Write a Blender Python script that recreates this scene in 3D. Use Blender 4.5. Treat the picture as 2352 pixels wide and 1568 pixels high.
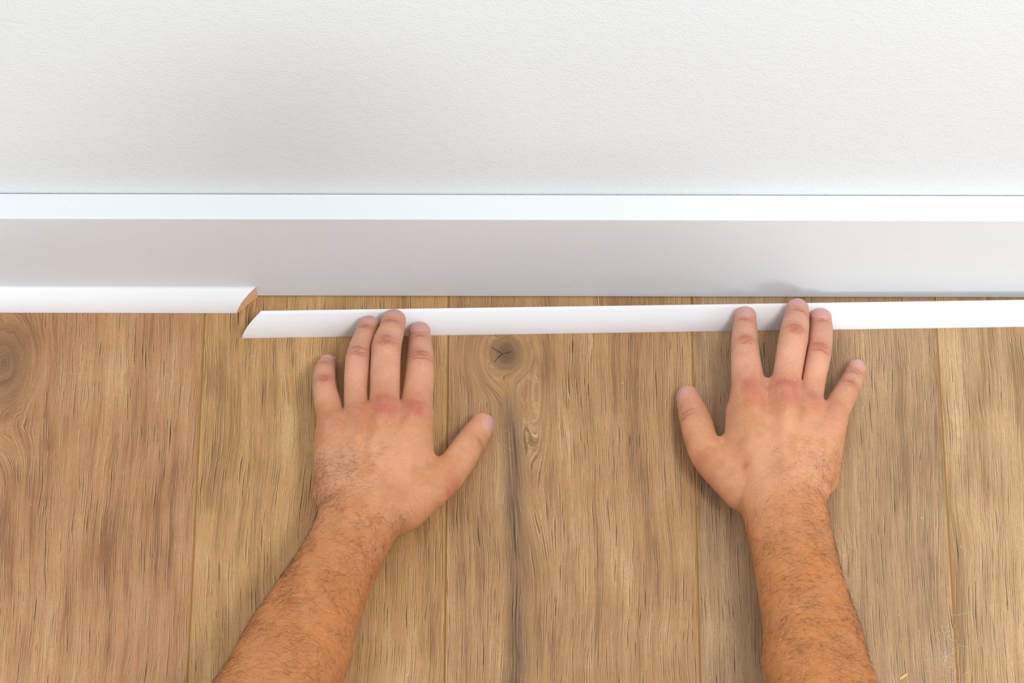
import bpy, math, random
import numpy as np
from mathutils import Vector, Matrix

# ------------------------------------------------------------------ clear
for o in list(bpy.data.objects):
    bpy.data.objects.remove(o, do_unlink=True)
SC = bpy.context.scene
COL = SC.collection

# ------------------------------------------------------------------ camera
FPX, CX, CY = 9666.0, 1176.0, 784.0            # focal length and centre in pixels of a 2352x1568 frame
TH, RO = math.radians(58.7), math.radians(0.13)  # looking down at the skirting, a slight roll
DIST = 3.222
c_, s_ = math.cos(TH), math.sin(TH)
FWD = np.array([0, c_, -s_]); R0 = np.array([1.0, 0, 0]); U0 = np.array([0, s_, c_])
RGT = R0 * math.cos(RO) + U0 * math.sin(RO)
UPV = U0 * math.cos(RO) - R0 * math.sin(RO)
CAM = np.array([0, -0.0398, 0]) - FWD * DIST
cd = bpy.data.cameras.new('camera'); cam = bpy.data.objects.new('camera', cd); COL.objects.link(cam)
cd.sensor_width = 36.0; cd.sensor_fit = 'HORIZONTAL'; cd.lens = FPX / 2352 * 36; cd.clip_start = 0.05; cd.clip_end = 50
cam.matrix_world = Matrix(((RGT[0], UPV[0], -FWD[0], CAM[0]), (RGT[1], UPV[1], -FWD[1], CAM[1]), (RGT[2], UPV[2], -FWD[2], CAM[2]), (0, 0, 0, 1)))
SC.camera = cam

def W(px, py, z=0.0):
    """photo pixel + height in mm -> point in mm"""
    d = FWD * FPX + RGT * (px - CX) + UPV * (CY - py)
    t = (z / 1000 - CAM[2]) / d[2]
    return (CAM + d * t) * 1000

# ------------------------------------------------------------------ light
wd = bpy.data.worlds.new('room_light'); SC.world = wd; wd.use_nodes = True
wd.node_tree.nodes['Background'].inputs[0].default_value = (0.965, 0.985, 1.0, 1)
wd.node_tree.nodes['Background'].inputs[1].default_value = 0.90
def area(name, loc, target, size, power, col=(1, 1, 1), sy=None):
    l = bpy.data.lights.new(name, 'AREA'); l.energy = power; l.color = col; l.size = size
    if sy: l.shape = 'RECTANGLE'; l.size_y = sy
    o = bpy.data.objects.new(name, l); COL.objects.link(o); o.location = loc
    o.rotation_euler = (Vector(target) - Vector(loc)).to_track_quat('-Z', 'Y').to_euler()
    return o
area('window_light', (0.85, -3.3, 1.45), (0, 0, 0), 0.5, 25, (0.94, 0.99, 1.04))
area('front_fill_light', (0.7, -3.6, 1.9), (0, 0, 0.1), 1.7, 25, (0.90, 0.98, 1.07), 1.3)  # broad soft fill from the front, added to brighten the wall
area('ceiling_softbox', (1.0, -1.15, 2.4), (0, -0.1, 0), 0.5, 26, (0.98, 0.99, 1.0))
SC.view_settings.view_transform = 'Standard'; SC.view_settings.look = 'None'
SC.view_settings.gamma = 1.0; SC.view_settings.use_curve_mapping = False
SC.view_settings.exposure = 0.12

# ------------------------------------------------------------------ helpers
def lin(h):
    v = [int(h[i:i + 2], 16) / 255 for i in (0, 2, 4)]
    return tuple((x / 12.92 if x <= 0.04045 else ((x + 0.055) / 1.055) ** 2.4) for x in v)

class NT:
    """tiny node builder"""
    def __init__(s, name):
        s.m = bpy.data.materials.new(name); s.m.use_nodes = True
        s.t = s.m.node_tree; s.b = s.t.nodes['Principled BSDF']
    def n(s, typ, ins={}, **kw):
        nd = s.t.nodes.new(typ)
        for k, v in kw.items(): setattr(nd, k, v)
        for k, v in ins.items(): s.set(nd.inputs[k], v)
        return nd
    def set(s, sock, v):
        if isinstance(v, bpy.types.NodeSocket): s.t.links.new(v, sock)
        elif isinstance(v, (tuple, list)) and sock.type == 'RGBA' and len(v) == 3: sock.default_value = (*v, 1)
        else: sock.default_value = v
    def m_(s, op, a, b=0.0, c=0.0, clamp=False):
        nd = s.n('ShaderNodeMath', {0: a, 1: b, 2: c}, operation=op); nd.use_clamp = clamp
        return nd.outputs[0]
    def mix(s, f, a, b, mode='MIX'):
        nd = s.n('ShaderNodeMix', data_type='RGBA', blend_type=mode)
        s.set(nd.inputs[0], f); s.set(nd.inputs[6], a); s.set(nd.inputs[7], b)
        return nd.outputs[2]
    def step(s, v, lo, hi):
        return s.n('ShaderNodeMapRange', {0: v, 1: lo, 2: hi}, interpolation_type='SMOOTHSTEP').outputs[0]
    def xyz(s, x, y, z=0.0):
        return s.n('ShaderNodeCombineXYZ', {0: x, 1: y, 2: z}).outputs[0]
    def noise(s, vec, scale=1.0, detail=2.0, rough=0.5):
        return s.n('ShaderNodeTexNoise', {'Vector': vec, 'Scale': scale, 'Detail': detail, 'Roughness': rough}).outputs[0]
    def bump(s, h, strength, dist, normal=None):
        nd = s.n('ShaderNodeBump', {'Height': h, 'Strength': strength, 'Distance': dist})
        if normal is not None: s.set(nd.inputs['Normal'], normal)
        return nd.outputs[0]
    def coords_mm(s):
        tc = s.n('ShaderNodeTexCoord').outputs['Object']
        v = s.n('ShaderNodeVectorMath', {0: tc, 3: 1000.0}, operation='SCALE').outputs[0]
        sp = s.n('ShaderNodeSeparateXYZ', {0: v})
        return v, sp.outputs[0], sp.outputs[1], sp.outputs[2]
    def out(s, color=None, rough=None, normal=None, **kw):
        if color is not None: s.set(s.b.inputs['Base Color'], color)
        if rough is not None: s.set(s.b.inputs['Roughness'], rough)
        if normal is not None: s.set(s.b.inputs['Normal'], normal)
        for k, v in kw.items(): s.set(s.b.inputs[k], v)
        return s.m

def plain(name, hexcol, rough=0.6):
    t = NT(name); v, x, y, z = t.coords_mm()
    n = t.noise(v, 0.05, 3)
    c = lin(hexcol)
    return t.out(t.mix(n, tuple(i * 0.9 for i in c), c), rough)

def mesh_obj(name, verts, faces, mat, parent=None, smooth=False, scale=0.001, mats=None, fmat=None):
    me = bpy.data.meshes.new(name)
    me.from_pydata([tuple(float(q) * scale for q in v) for v in verts], [], [tuple(f) for f in faces])
    for m in (mats or [mat]): me.materials.append(m)
    if fmat is not None: me.polygons.foreach_set('material_index', np.array(fmat, dtype=np.int32))
    if smooth: me.polygons.foreach_set('use_smooth', np.ones(len(me.polygons), dtype=bool))
    me.update()
    o = bpy.data.objects.new(name, me); COL.objects.link(o)
    if parent: o.parent = parent
    return o

def big_mesh(name, V, Q, mat, parent=None, smooth=True):
    """V in mm (N,3), Q (M,k) -> object, fast path"""
    me = bpy.data.meshes.new(name); k = Q.shape[1]
    me.vertices.add(len(V)); me.vertices.foreach_set('co', (V * 0.001).astype(np.float32).ravel())
    me.loops.add(Q.size); me.loops.foreach_set('vertex_index', Q.astype(np.int32).ravel())
    me.polygons.add(len(Q)); me.polygons.foreach_set('loop_start', np.arange(0, Q.size, k, dtype=np.int32))
    me.update(calc_edges=True)
    me.polygons.foreach_set('use_smooth', np.full(len(Q), smooth))
    if mat: me.materials.append(mat)
    o = bpy.data.objects.new(name, me); COL.objects.link(o)
    if parent: o.parent = parent
    return o

def tag(o, label=None, cat=None, group=None, kind=None):
    for k, v in (('label', label), ('category', cat), ('group', group), ('kind', kind)):
        if v: o[k] = v
    return o

# ------------------------------------------------------------------ materials of the room
def mat_wall():
    t = NT('wall_paint'); v, x, y, z = t.coords_mm()
    st = t.noise(v, 0.55, 3, 0.55)
    big = t.noise(v, 0.12, 2)
    h = t.m_('ADD', t.m_('MULTIPLY', st, 0.8), t.m_('MULTIPLY', big, 0.5))
    # faint scuffs on the right of the wall
    sc = t.step(t.noise(t.xyz(t.m_('MULTIPLY', x, 0.03), t.m_('MULTIPLY', z, 0.12)), 1.0, 5, 0.65), 0.60, 0.72)
    reg = t.step(x, 230, 330)
    col = t.mix(t.m_('MULTIPLY', t.m_('MULTIPLY', sc, reg), 0.10), lin('dce0e1'), lin('a8a5a4'))
    return t.out(col, 0.75, t.bump(h, 0.75, 0.0008))

def mat_paint(name, hexcol, rough, bump):
    t = NT(name); v, x, y, z = t.coords_mm()
    br = t.noise(t.xyz(t.m_('MULTIPLY', x, 0.02), t.m_('MULTIPLY', y, 0.9), t.m_('MULTIPLY', z, 0.9)), 1.0, 4, 0.6)
    fine = t.noise(v, 1.1, 2)
    h = t.m_('ADD', br, t.m_('MULTIPLY', fine, 0.25))
    nick = t.step(t.noise(t.xyz(t.m_('MULTIPLY', x, 0.035), t.m_('MULTIPLY', y, 0.5), t.m_('MULTIPLY', z, 0.55)), 1.0, 2), 0.745, 0.765)
    return t.out(t.mix(t.m_('MULTIPLY', nick, 0.7), lin(hexcol), lin('f8f8f8')), rough, t.bump(h, bump, 0.0004), **{'Specular IOR Level': 0.4})

def mat_plank(name, dark, mid, light, seed, knots=(), streaks=(), stains=(), pore=1.0, cracks=()):
    t = NT(name); v, x, y, z = t.coords_mm()
    so = seed * 137.0
    w1 = t.m_('SUBTRACT', t.noise(t.xyz(t.m_('MULTIPLY', x, 0.012), t.m_('MULTIPLY', y, 0.006), so), 1.0, 2), 0.5)
    w2 = t.m_('SUBTRACT', t.noise(t.xyz(t.m_('MULTIPLY', x, 0.15), t.m_('MULTIPLY', y, 0.05), so), 1.0, 2), 0.5)
    gx = t.m_('ADD', t.m_('ADD', x, t.m_('MULTIPLY', w1, 16.0)), t.m_('MULTIPLY', w2, 1.1))
    ring = None; core = None; kmask = None
    for (kx, ky, a, b, K, dk) in knots:
        dx = t.m_('SUBTRACT', x, kx); dy = t.m_('SUBTRACT', y, ky)
        wob = t.m_('MULTIPLY', w2, 0.16)
        r2 = t.m_('ADD', t.m_('POWER', t.m_('ABSOLUTE', t.m_('DIVIDE', dx, a)), 2.0), t.m_('POWER', t.m_('ABSOLUTE', t.m_('DIVIDE', dy, b)), 2.0))
        e = t.m_('EXPONENT', t.m_('MULTIPLY', r2, -1.0))
        rr = t.m_('ADD', t.m_('SQRT', r2), wob)
        e = t.m_('MULTIPLY', t.m_('EXPONENT', t.m_('MULTIPLY', t.m_('MULTIPLY', r2, r2), -0.5)), K)
        gx = t.m_('ADD', t.m_('MULTIPLY', gx, t.m_('SUBTRACT', 1.0, e)), t.m_('MULTIPLY', t.m_('ADD', kx, t.m_('MULTIPLY', rr, a)), e))
        kmask = e if kmask is None else t.m_('MAXIMUM', kmask, e)
        rg = t.m_('MULTIPLY', t.m_('ADD', t.m_('MULTIPLY', t.m_('SINE', t.m_('MULTIPLY', rr, 26.0)), 0.5), 0.5), t.m_('EXPONENT', t.m_('MULTIPLY', r2, -1.6)))
        kc = t.m_('MULTIPLY', t.step(rr, 0.95, 0.1), dk)
        ring = rg if ring is None else t.m_('MAXIMUM', ring, rg)
        core = kc if core is None else t.m_('MAXIMUM', core, kc)
    def g(sx, sy, det, ro=0.55, off=0.0):
        return t.noise(t.xyz(t.m_('MULTIPLY', gx, sx), t.m_('MULTIPLY', y, sy), so + off), 1.0, det, ro)
    broad = g(0.028, 0.0035, 2)
    med = g(0.16, 0.006, 3)
    fine = g(0.7, 0.018, 3, 0.6, 5.0)
    ultra = t.noise(t.xyz(t.m_('MULTIPLY', gx, 2.2), t.m_('MULTIPLY', y, 0.16), so), 1.0, 2)
    mot = t.noise(t.xyz(t.m_('MULTIPLY', x, 0.03), t.m_('MULTIPLY', y, 0.02), so), 1.0, 3)
    f = t.m_('ADD', t.m_('ADD', t.m_('MULTIPLY', broad, 0.75), t.m_('MULTIPLY', med, 0.55)), t.m_('ADD', t.m_('MULTIPLY', fine, 0.40), t.m_('MULTIPLY', mot, 0.35)))
    c = t.mix(t.step(f, 0.80, 1.04), dark, mid)
    c = t.mix(t.step(f, 1.0, 1.30), c, light)
    c = t.mix(t.m_('MULTIPLY', t.step(ultra, 0.50, 0.72), 0.42), c, tuple(i * 0.55 for i in mid))
    # pores: long dark dashes in rough rows, an emboss highlight painted beside each as a pale line
    pmask = t.step(t.noise(t.xyz(t.m_('MULTIPLY', gx, 0.05), t.m_('MULTIPLY', y, 0.012), so + 9), 1.0, 2), 0.28, 0.60)
    ph = t.m_('MULTIPLY', t.noise(t.xyz(t.m_('MULTIPLY', gx, 0.22), t.m_('MULTIPLY', y, 0.009), so + 3), 1.0, 2), 6.5)
    def rows(pitch, shift, lo, hi, off, ysc):
        ang = t.m_('ADD', t.m_('MULTIPLY', t.m_('ADD', gx, shift), 6.2832 / pitch), ph)
        brk = t.noise(t.xyz(t.m_('MULTIPLY', t.m_('ADD', gx, shift), 0.8 / pitch), t.m_('MULTIPLY', y, ysc), so + off), 1.0, 2)
        return t.step(t.m_('ADD', t.m_('SINE', ang), t.m_('MULTIPLY', t.m_('SUBTRACT', brk, 0.5), 2.3)), lo, hi)
    p1 = t.m_('MAXIMUM', rows(1.6, 0.0, 1.02, 1.11, 21, 0.030), rows(2.7, 0.0, 1.13, 1.20, 51, 0.028))
    p2 = rows(0.8, 0.0, 0.95, 1.2, 33, 0.06)
    pr = t.m_('MULTIPLY', t.m_('MAXIMUM', p1, t.m_('MULTIPLY', p2, 0.55)), t.m_('ADD', t.m_('MULTIPLY', pmask, 0.55), 0.45))
    l1 = t.m_('MAXIMUM', t.m_('MAXIMUM', rows(1.6, 0.30, 1.02, 1.11, 21, 0.030), rows(2.7, 0.32, 1.13, 1.20, 51, 0.028)), t.m_('MULTIPLY', rows(0.8, 0.26, 0.95, 1.2, 33, 0.06), 0.5))
    if kmask is not None:
        kf = t.m_('SUBTRACT', 1.0, t.m_('MULTIPLY', kmask, 0.72)); pr = t.m_('MULTIPLY', pr, kf); l1 = t.m_('MULTIPLY', l1, kf)
    gr = t.noise(t.xyz(t.m_('MULTIPLY', gx, 3.2), t.m_('MULTIPLY', y, 0.6), so + 70), 1.0, 2)
    c = t.mix(t.m_('MULTIPLY', t.step(gr, 0.46, 0.66), 0.40), c, tuple(i * 0.6 for i in mid))
    c = t.mix(t.m_('MULTIPLY', t.m_('MULTIPLY', l1, t.m_('SUBTRACT', 1.0, pr)), 0.60), c, tuple(min(1, i * 1.28 + 0.05) for i in light))
    if ring is not None:
        c = t.mix(t.m_('MULTIPLY', ring, 0.30), c, tuple(i * 0.55 for i in dark))
        c = t.mix(core, c, lin('5c4433'))
    for (sx0, y0, y1, wid, amt) in streaks:
        dx = t.m_('DIVIDE', t.m_('ADD', t.m_('SUBTRACT', x, sx0), t.m_('MULTIPLY', w1, 24.0)), wid)
        sm = t.m_('MULTIPLY', t.m_('EXPONENT', t.m_('MULTIPLY', t.m_('MULTIPLY', dx, dx), -1.0)), t.m_('MULTIPLY', t.step(y, y0, y0 + 40), t.step(y, y1, y1 - 50)))
        c = t.mix(t.m_('MULTIPLY', t.m_('MULTIPLY', sm, t.step(t.m_('ADD', fine, t.m_('MULTIPLY', med, 0.6)), 0.5, 0.95)), amt), c, lin('4d3a33'))
    c = t.mix(t.m_('MULTIPLY', pr, 0.84 * pore), c, lin('38271f'))
    for (x0, y0, x1, y1) in cracks:
        L = math.hypot(x1 - x0, y1 - y0); ux, uy = (x1 - x0) / L, (y1 - y0) / L
        ax_, ay_ = t.m_('ADD', t.m_('SUBTRACT', x, x0), t.m_('MULTIPLY', w2, 3.0)), t.m_('SUBTRACT', y, y0)
        al = t.m_('ADD', t.m_('MULTIPLY', ax_, ux), t.m_('MULTIPLY', ay_, uy)); ac = t.m_('ABSOLUTE', t.m_('SUBTRACT', t.m_('MULTIPLY', ay_, ux), t.m_('MULTIPLY', ax_, uy)))
        m = t.m_('MULTIPLY', t.m_('MULTIPLY', t.step(ac, 0.55, 0.2), t.step(al, -0.4, 0.2)), t.step(al, L, L * 0.7))
        c = t.mix(t.m_('MULTIPLY', m, 0.9), c, lin('2f2623'))
    for (sx0, sy0, r) in stains:
        d = t.n('ShaderNodeVectorMath', {0: t.xyz(x, y), 1: (sx0, sy0, 0)}, operation='DISTANCE').outputs['Value']
        d = t.m_('ADD', d, t.m_('MULTIPLY', t.noise(v, 0.8, 2), r))
        c = t.mix(t.m_('MULTIPLY', t.step(d, r * 1.45, r * 1.05), 0.8), c, lin('a7a29c'))
    h = t.m_('SUBTRACT', t.m_('ADD', t.m_('MULTIPLY', fine, 0.45), t.m_('MULTIPLY', ultra, 0.18)), pr)
    return t.out(c, t.m_('ADD', 0.50, t.m_('MULTIPLY', pr, 0.2)), t.bump(h, 0.55, 0.0005), **{'Specular IOR Level': 0.35})

# ------------------------------------------------------------------ structure: wall, floor, skirting
def box(x0, x1, y0, y1, z0, z1):
    v = [(x, y, z) for x in (x0, x1) for y in (y0, y1) for z in (z0, z1)]
    f = [(0, 1, 3, 2), (4, 6, 7, 5), (0, 4, 5, 1), (2, 3, 7, 6), (0, 2, 6, 4), (1, 5, 7, 3)]
    return v, f

XL, XR = -1500, 1600
BB_T, BB_H = 21.5, 110.5                        # skirting thickness and height
v, f = box(XL, XR, BB_T + 0.7, BB_T + 100, -30, 2600)
wall = mesh_obj('wall_back', v, f, mat_wall()); tag(wall, 'white stippled plaster wall above the skirting board', kind='structure')
v, f = box(XL, XR, -1900, BB_T + 40, -30, -8.2)
floor = mesh_obj('floor', v, f, plain('underlay', '6b6258', 0.9)); tag(floor, 'wood-effect laminate plank floor running up to the wall', kind='structure')

# skirting: rounded top edge, slightly raised off the floor
prof = [(0, 1.8), (0, BB_H - 1.6)]
for i in range(1, 7):
    a = i / 6 * math.pi / 2
    prof.append((1.6 - 1.6 * math.cos(a), BB_H - 1.6 + 1.6 * math.sin(a)))
prof += [(BB_T - 0.8, BB_H + 1.2), (BB_T, BB_H + 0.4), (BB_T, 1.8)]
n = len(prof)
V = [(XL, p[0], p[1]) for p in prof] + [(XR, p[0], p[1]) for p in prof]
Fc = [(i, (i + 1) % n, n + (i + 1) % n, n + i) for i in range(n)] + [tuple(range(n))[::-1], tuple(range(n, 2 * n))]
bb = mesh_obj('baseboard_back', V, Fc, mat_paint('skirting_gloss', 'dfe2e5', 0.42, 0.3))
tag(bb, 'tall white painted skirting board along the wall', kind='structure')

# planks run towards the wall; seams read off the photograph
SEAMS = [np.mean([W(465, 740)[0], W(435, 1568)[0]]), np.mean([W(1028, 740)[0], W(1022, 1568)[0]]),
         np.mean([W(1588, 740)[0], W(1610, 1568)[0]]), np.mean([W(2150, 755)[0], W(2200, 1568)[0]])]
pw = (SEAMS[3] - SEAMS[0]) / 3
k1 = W(8, 835); k3 = W(1163, 812); k3b = W(1205, 880); st = W(581, 817)
s3 = W(1180, 1200); k3c = W(1232, 900)
def CR(a, b, c, d):
    p, q = W(a, b), W(c, d); return (p[0], p[1], q[0], q[1])
PM = {
    0: mat_plank('oak_plank_reddish', lin('8a5c3d'), lin('b38459'), lin('cba276'), 1, knots=[(k1[0], k1[1], 34, 62, 0.9, 0.55)]),
    1: mat_plank('oak_plank_golden', lin('936b43'), lin('bf935f'), lin('d5ae7a'), 2, stains=[(st[0], st[1], 1.6)]),
    2: mat_plank('oak_plank_knotted', lin('8a6443'), lin('b68b5e'), lin('d0aa7b'), 3.3,
                 knots=[(k3c[0], k3c[1], 15, 95, 0.8, 0.0), (k3[0], k3[1], 21, 27, 1.0, 0.75)], streaks=[(s3[0], -420, k3[1] - 20, 8, 0.95)], cracks=[CR(1153.5, 812.5, *q) for q in ((1124, 794), (1181, 806), (1133, 834))]),
    3: mat_plank('oak_plank_greyish', lin('86674c'), lin('ae8b65'), lin('c9a87f'), 4.7),
    4: mat_plank('oak_plank_pale', lin('8f6d49'), lin('b8946a'), lin('d0ae80'), 5.9),
}
BEV = plain('plank_bevel_ochre', 'a97f45', 0.5)
xs = [SEAMS[0] - pw * 7 + pw * i for i in range(19)]
for j in range(4): xs[7 + j] = SEAMS[j]
for i in range(18):
    a, b = xs[i] + 0.06, xs[i + 1] - 0.06
    if b < XL or a > XR: continue
    cw, chd = 0.9, 0.6
    pr_ = [(a, -8), (a, -chd), (a + cw, 0), (b - cw, 0), (b, -chd), (b, -8)]
    for (ya, yb) in ((-640 - 260 * (i % 3), BB_T + 0.6), (-1900, -641 - 260 * (i % 3))):
        V = [(p[0], ya, p[1]) for p in pr_] + [(p[0], yb, p[1]) for p in pr_]
        Fc = [(q, q + 6, (q + 1) % 6 + 6, (q + 1) % 6) for q in range(6)] + [tuple(range(6)), tuple(range(11, 5, -1))]
        mesh_obj('plank', V, Fc, None, floor, mats=[PM[(i - 6) % 5], BEV], fmat=[1, 1, 0, 1, 1, 0, 0, 0])

# ------------------------------------------------------------------ quarter-round mouldings
QP = [(0, 15.0), (3, 14.25), (6, 13.05), (9, 11.3), (11, 9.55), (12.5, 7.7), (13.8, 5.5), (14.7, 3.0), (15.2, 1.0), (15.3, 0), (0, 0)]
QD = 15.3
TRIM = mat_paint('trim_gloss_white', 'f3f4f6', 0.30, 0.10)
def mat_endgrain():
    t = NT('raw_pine_end'); v, x, y, z = t.coords_mm()
    d = t.n('ShaderNodeVectorMath', {0: t.xyz(y, z), 1: (30.0, -18.0, 0)}, operation='DISTANCE').outputs['Value']
    d = t.m_('ADD', d, t.noise(v, 0.3, 2))
    r = t.m_('ADD', t.m_('MULTIPLY', t.m_('SINE', t.m_('MULTIPLY', d, 3.6)), 0.5), 0.5)
    c = t.mix(t.step(r, 0.35, 0.95), lin('efcb9f'), lin('c98d5c'))
    return t.out(c, 0.8, t.bump(t.noise(v, 2, 3), 0.3, 0.0003))
ENDG = mat_endgrain()
def moulding(name, xb, xfar, sgn, base=None):
    """profile extruded along x; xb = x of the mitred end at the back; local y=0 is the back"""
    n = len(QP)
    end = [(xb - d, -d, z) for d, z in QP]
    far = [(xfar, -d, z) for d, z in QP]
    V = end + far
    Fc = [(i, (i + 1) % n, n + (i + 1) % n, n + i) for i in range(n)] + [tuple(range(n, 2 * n))]
    if sgn < 0: Fc = [q[::-1] for q in Fc]
    o = mesh_obj(name, V, Fc + [tuple(range(n))], TRIM)
    for p in o.data.polygons: p.use_smooth = p.index < n - 2 and p.index != n - 2
    off = 0.06 * sgn
    ce = mesh_obj('cut_end', [(p[0] - off, p[1] + off * 1.0, p[2]) for p in end] , [tuple(range(n))], ENDG, o)
    tag(ce, 'bare wood mitre cut')
    return o
pl = W(591, 681)
t1 = moulding('trim_1', pl[0], XL, -1)
tag(t1, 'white quarter-round trim fixed along the skirting with a bare wood mitre end', kind='structure')
pa = W(556, 777); pb = W(2352, 751)
ang = math.atan2(pb[1] - pa[1], pb[0] - pa[0])
t2 = moulding('quarter_round_moulding', QD, 1080, 1)
t2.rotation_euler = (0, 0, ang)
t2.location = Vector((pa[0] - math.sin(ang) * QD, pa[1] + math.cos(ang) * QD, 0)) * 0.001
tag(t2, 'loose white quarter-round moulding lying on the floor under the fingertips', 'moulding')

# ------------------------------------------------------------------ implicit surfaces for the person
def sm(a, b, k):
    h = np.clip(0.5 + 0.5 * (b - a) / k, 0, 1)
    return b * (1 - h) + a * h - k * h * (1 - h)
class Cone:
    def __init__(s, a, b, ra, rb, k=6.0):
        s.a, s.b, s.ra, s.rb, s.k = np.array(a, float), np.array(b, float), ra, rb, k
    def box(s):
        r = max(s.ra, s.rb)
        return np.minimum(s.a, s.b) - r, np.maximum(s.a, s.b) + r
    def d(s, X, Y, Z):
        L = max(float((s.b - s.a) @ (s.b - s.a)), 1e-6); ab = [float(q) for q in s.b - s.a]
        x, y, z = X - float(s.a[0]), Y - float(s.a[1]), Z - float(s.a[2])
        t = np.clip((x * ab[0] + y * ab[1] + z * ab[2]) / L, 0, 1)
        return np.sqrt((x - t * ab[0]) ** 2 + (y - t * ab[1]) ** 2 + (z - t * ab[2]) ** 2) - (s.ra + (s.rb - s.ra) * t)
class Chain:
    """smooth tube through joints with a radius at each"""
    def __init__(s, P, R, k=4.0, sub=5):
        A = [np.append(np.array(p, float), r) for p, r in zip(P, R)]; A = [2 * A[0] - A[1]] + A + [2 * A[-1] - A[-2]]
        Q = []
        for i in range(1, len(A) - 2):
            for t in np.arange(sub) / sub:
                p0, p1, p2, p3 = A[i - 1:i + 3]
                Q.append(0.5 * (2 * p1 + (p2 - p0) * t + (2 * p0 - 5 * p1 + 4 * p2 - p3) * t ** 2 + (3 * p1 - p0 - 3 * p2 + p3) * t ** 3))
        Q.append(A[-2]); s.Q = Q; s.k = k
        s.c = [Cone(a[:3], b[:3], a[3], b[3]) for a, b in zip(Q[:-1], Q[1:])]
    def box(s):
        q = np.array(s.Q); r = q[:, 3].max(); return q[:, :3].min(0) - r, q[:, :3].max(0) + r
    def d(s, X, Y, Z):
        o = None
        for c in s.c:
            v = c.d(X, Y, Z); o = v if o is None else np.minimum(o, v)
        return o
    def fill(s, ax, i0, i1, lo, h, m=11.0):
        """distance on a block of the grid, each link evaluated only near itself"""
        A = np.full(tuple(i1 - i0), 1e3, np.float32)
        for c in s.c:
            b0, b1 = c.box()
            j0 = np.clip(((b0 - m - lo) / h).astype(int), i0, i1); j1 = np.clip(((b1 + m - lo) / h).astype(int) + 2, i0, i1)
            if (j1 <= j0).any(): continue
            g = [ax[q][j0[q]:j1[q]] for q in range(3)]; sl = tuple(slice(p - q, r - q) for p, q, r in zip(j0, i0, j1))
            A[sl] = np.minimum(A[sl], c.d(g[0][:, None, None], g[1][None, :, None], g[2][None, None, :]))
        return A
class Ell:
    """ellipsoid: centre, three unit axes, radii"""
    def __init__(s, c, ax, r, k=6.0):
        s.c, s.ax, s.r, s.k = np.array(c, float), [np.array(q, float) / np.linalg.norm(q) for q in ax], np.array(r, float), k
    def box(s):
        m = s.r.max(); return s.c - m, s.c + m
    def d(s, X, Y, Z):
        x, y, z = X - float(s.c[0]), Y - float(s.c[1]), Z - float(s.c[2])
        k0 = 0; k1 = 0
        for q, r in zip(s.ax, s.r):
            u = (x * float(q[0]) + y * float(q[1]) + z * float(q[2])) / float(r)
            k0 = k0 + u * u; k1 = k1 + (u / float(r)) ** 2
        k0 = np.sqrt(k0); k1 = np.sqrt(k1)
        return k0 * (k0 - 1) / np.maximum(k1, 1e-9)

class Hand:
    def __init__(s): s.palm = []; s.fingers = []; s.kweb = 4.0; s.joints = []; s.nails = []
    def pts(s, P):
        X, Y, Z = P[:, 0], P[:, 1], P[:, 2]
        F = np.full(len(P), 1e3)
        for p in s.palm: F = sm(F, p.d(X, Y, Z), p.k)
        O = F.copy()
        for fg in s.fingers:
            G = np.full(len(P), 1e3)
            for p in fg: G = sm(G, p.d(X, Y, Z), p.k)
            O = np.minimum(O, sm(F, G, s.kweb))
        return O
    def grid(s, lo, hi, h):
        lo = np.array(lo, float); n = np.ceil((np.array(hi) - lo) / h).astype(int) + 1
        ax = [(lo[i] + np.arange(n[i]) * h).astype(np.float32) for i in range(3)]
        F = np.full(n, 1e3, np.float32)
        def sub(b0, b1, m):
            i0 = np.clip(((b0 - m - lo) / h).astype(int), 0, n); i1 = np.clip(((b1 + m - lo) / h).astype(int) + 2, 0, n)
            return i0, i1
        def put(A, p, m):
            b0, b1 = p.box(); i0, i1 = sub(b0, b1, m)
            if (i1 <= i0).any(): return
            sl = tuple(slice(a, b) for a, b in zip(i0, i1))
            d = p.fill(ax, i0, i1, lo, h) if isinstance(p, Chain) else p.d(ax[0][sl[0], None, None], ax[1][None, sl[1], None], ax[2][None, None, sl[2]])
            A[sl] = sm(A[sl], d, p.k)
        for p in s.palm: put(F, p, p.k + 3)
        O = F.copy(); fields = []
        for fg in s.fingers:
            b0 = np.min([p.box()[0] for p in fg], 0); b1 = np.max([p.box()[1] for p in fg], 0)
            i0, i1 = sub(b0, b1, 10)
            if (i1 <= i0).any(): continue
            sl = tuple(slice(a, b) for a, b in zip(i0, i1))
            X, Y, Z = ax[0][sl[0], None, None], ax[1][None, sl[1], None], ax[2][None, None, sl[2]]
            G = np.full(tuple(i1 - i0), 1e3, np.float32)
            for p in fg: G = sm(G, p.fill(ax, i0, i1, lo, h) if isinstance(p, Chain) else p.d(X, Y, Z), p.k)
            O[sl] = np.minimum(O[sl], sm(F[sl], G, s.kweb)); fields.append((i0, i1, G))
        for (a0, a1, A), (b0, b1, B) in zip(fields[:3], fields[1:4]):      # neighbours that touch keep a fine slit between them
            j0, j1 = np.maximum(a0, b0), np.minimum(a1, b1)
            if (j1 <= j0).any(): continue
            A = A[tuple(slice(p - q, r - q) for p, q, r in zip(j0, a0, j1))]; B = B[tuple(slice(p - q, r - q) for p, q, r in zip(j0, b0, j1))]
            sl = tuple(slice(p, q) for p, q in zip(j0, j1))
            O[sl] = np.maximum(O[sl], np.where((A < 4) & (B < 4), 1.0 - np.abs(A - B) - np.clip(3.0 - F[sl], 0, 10), -9))
        return O, lo, h

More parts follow.
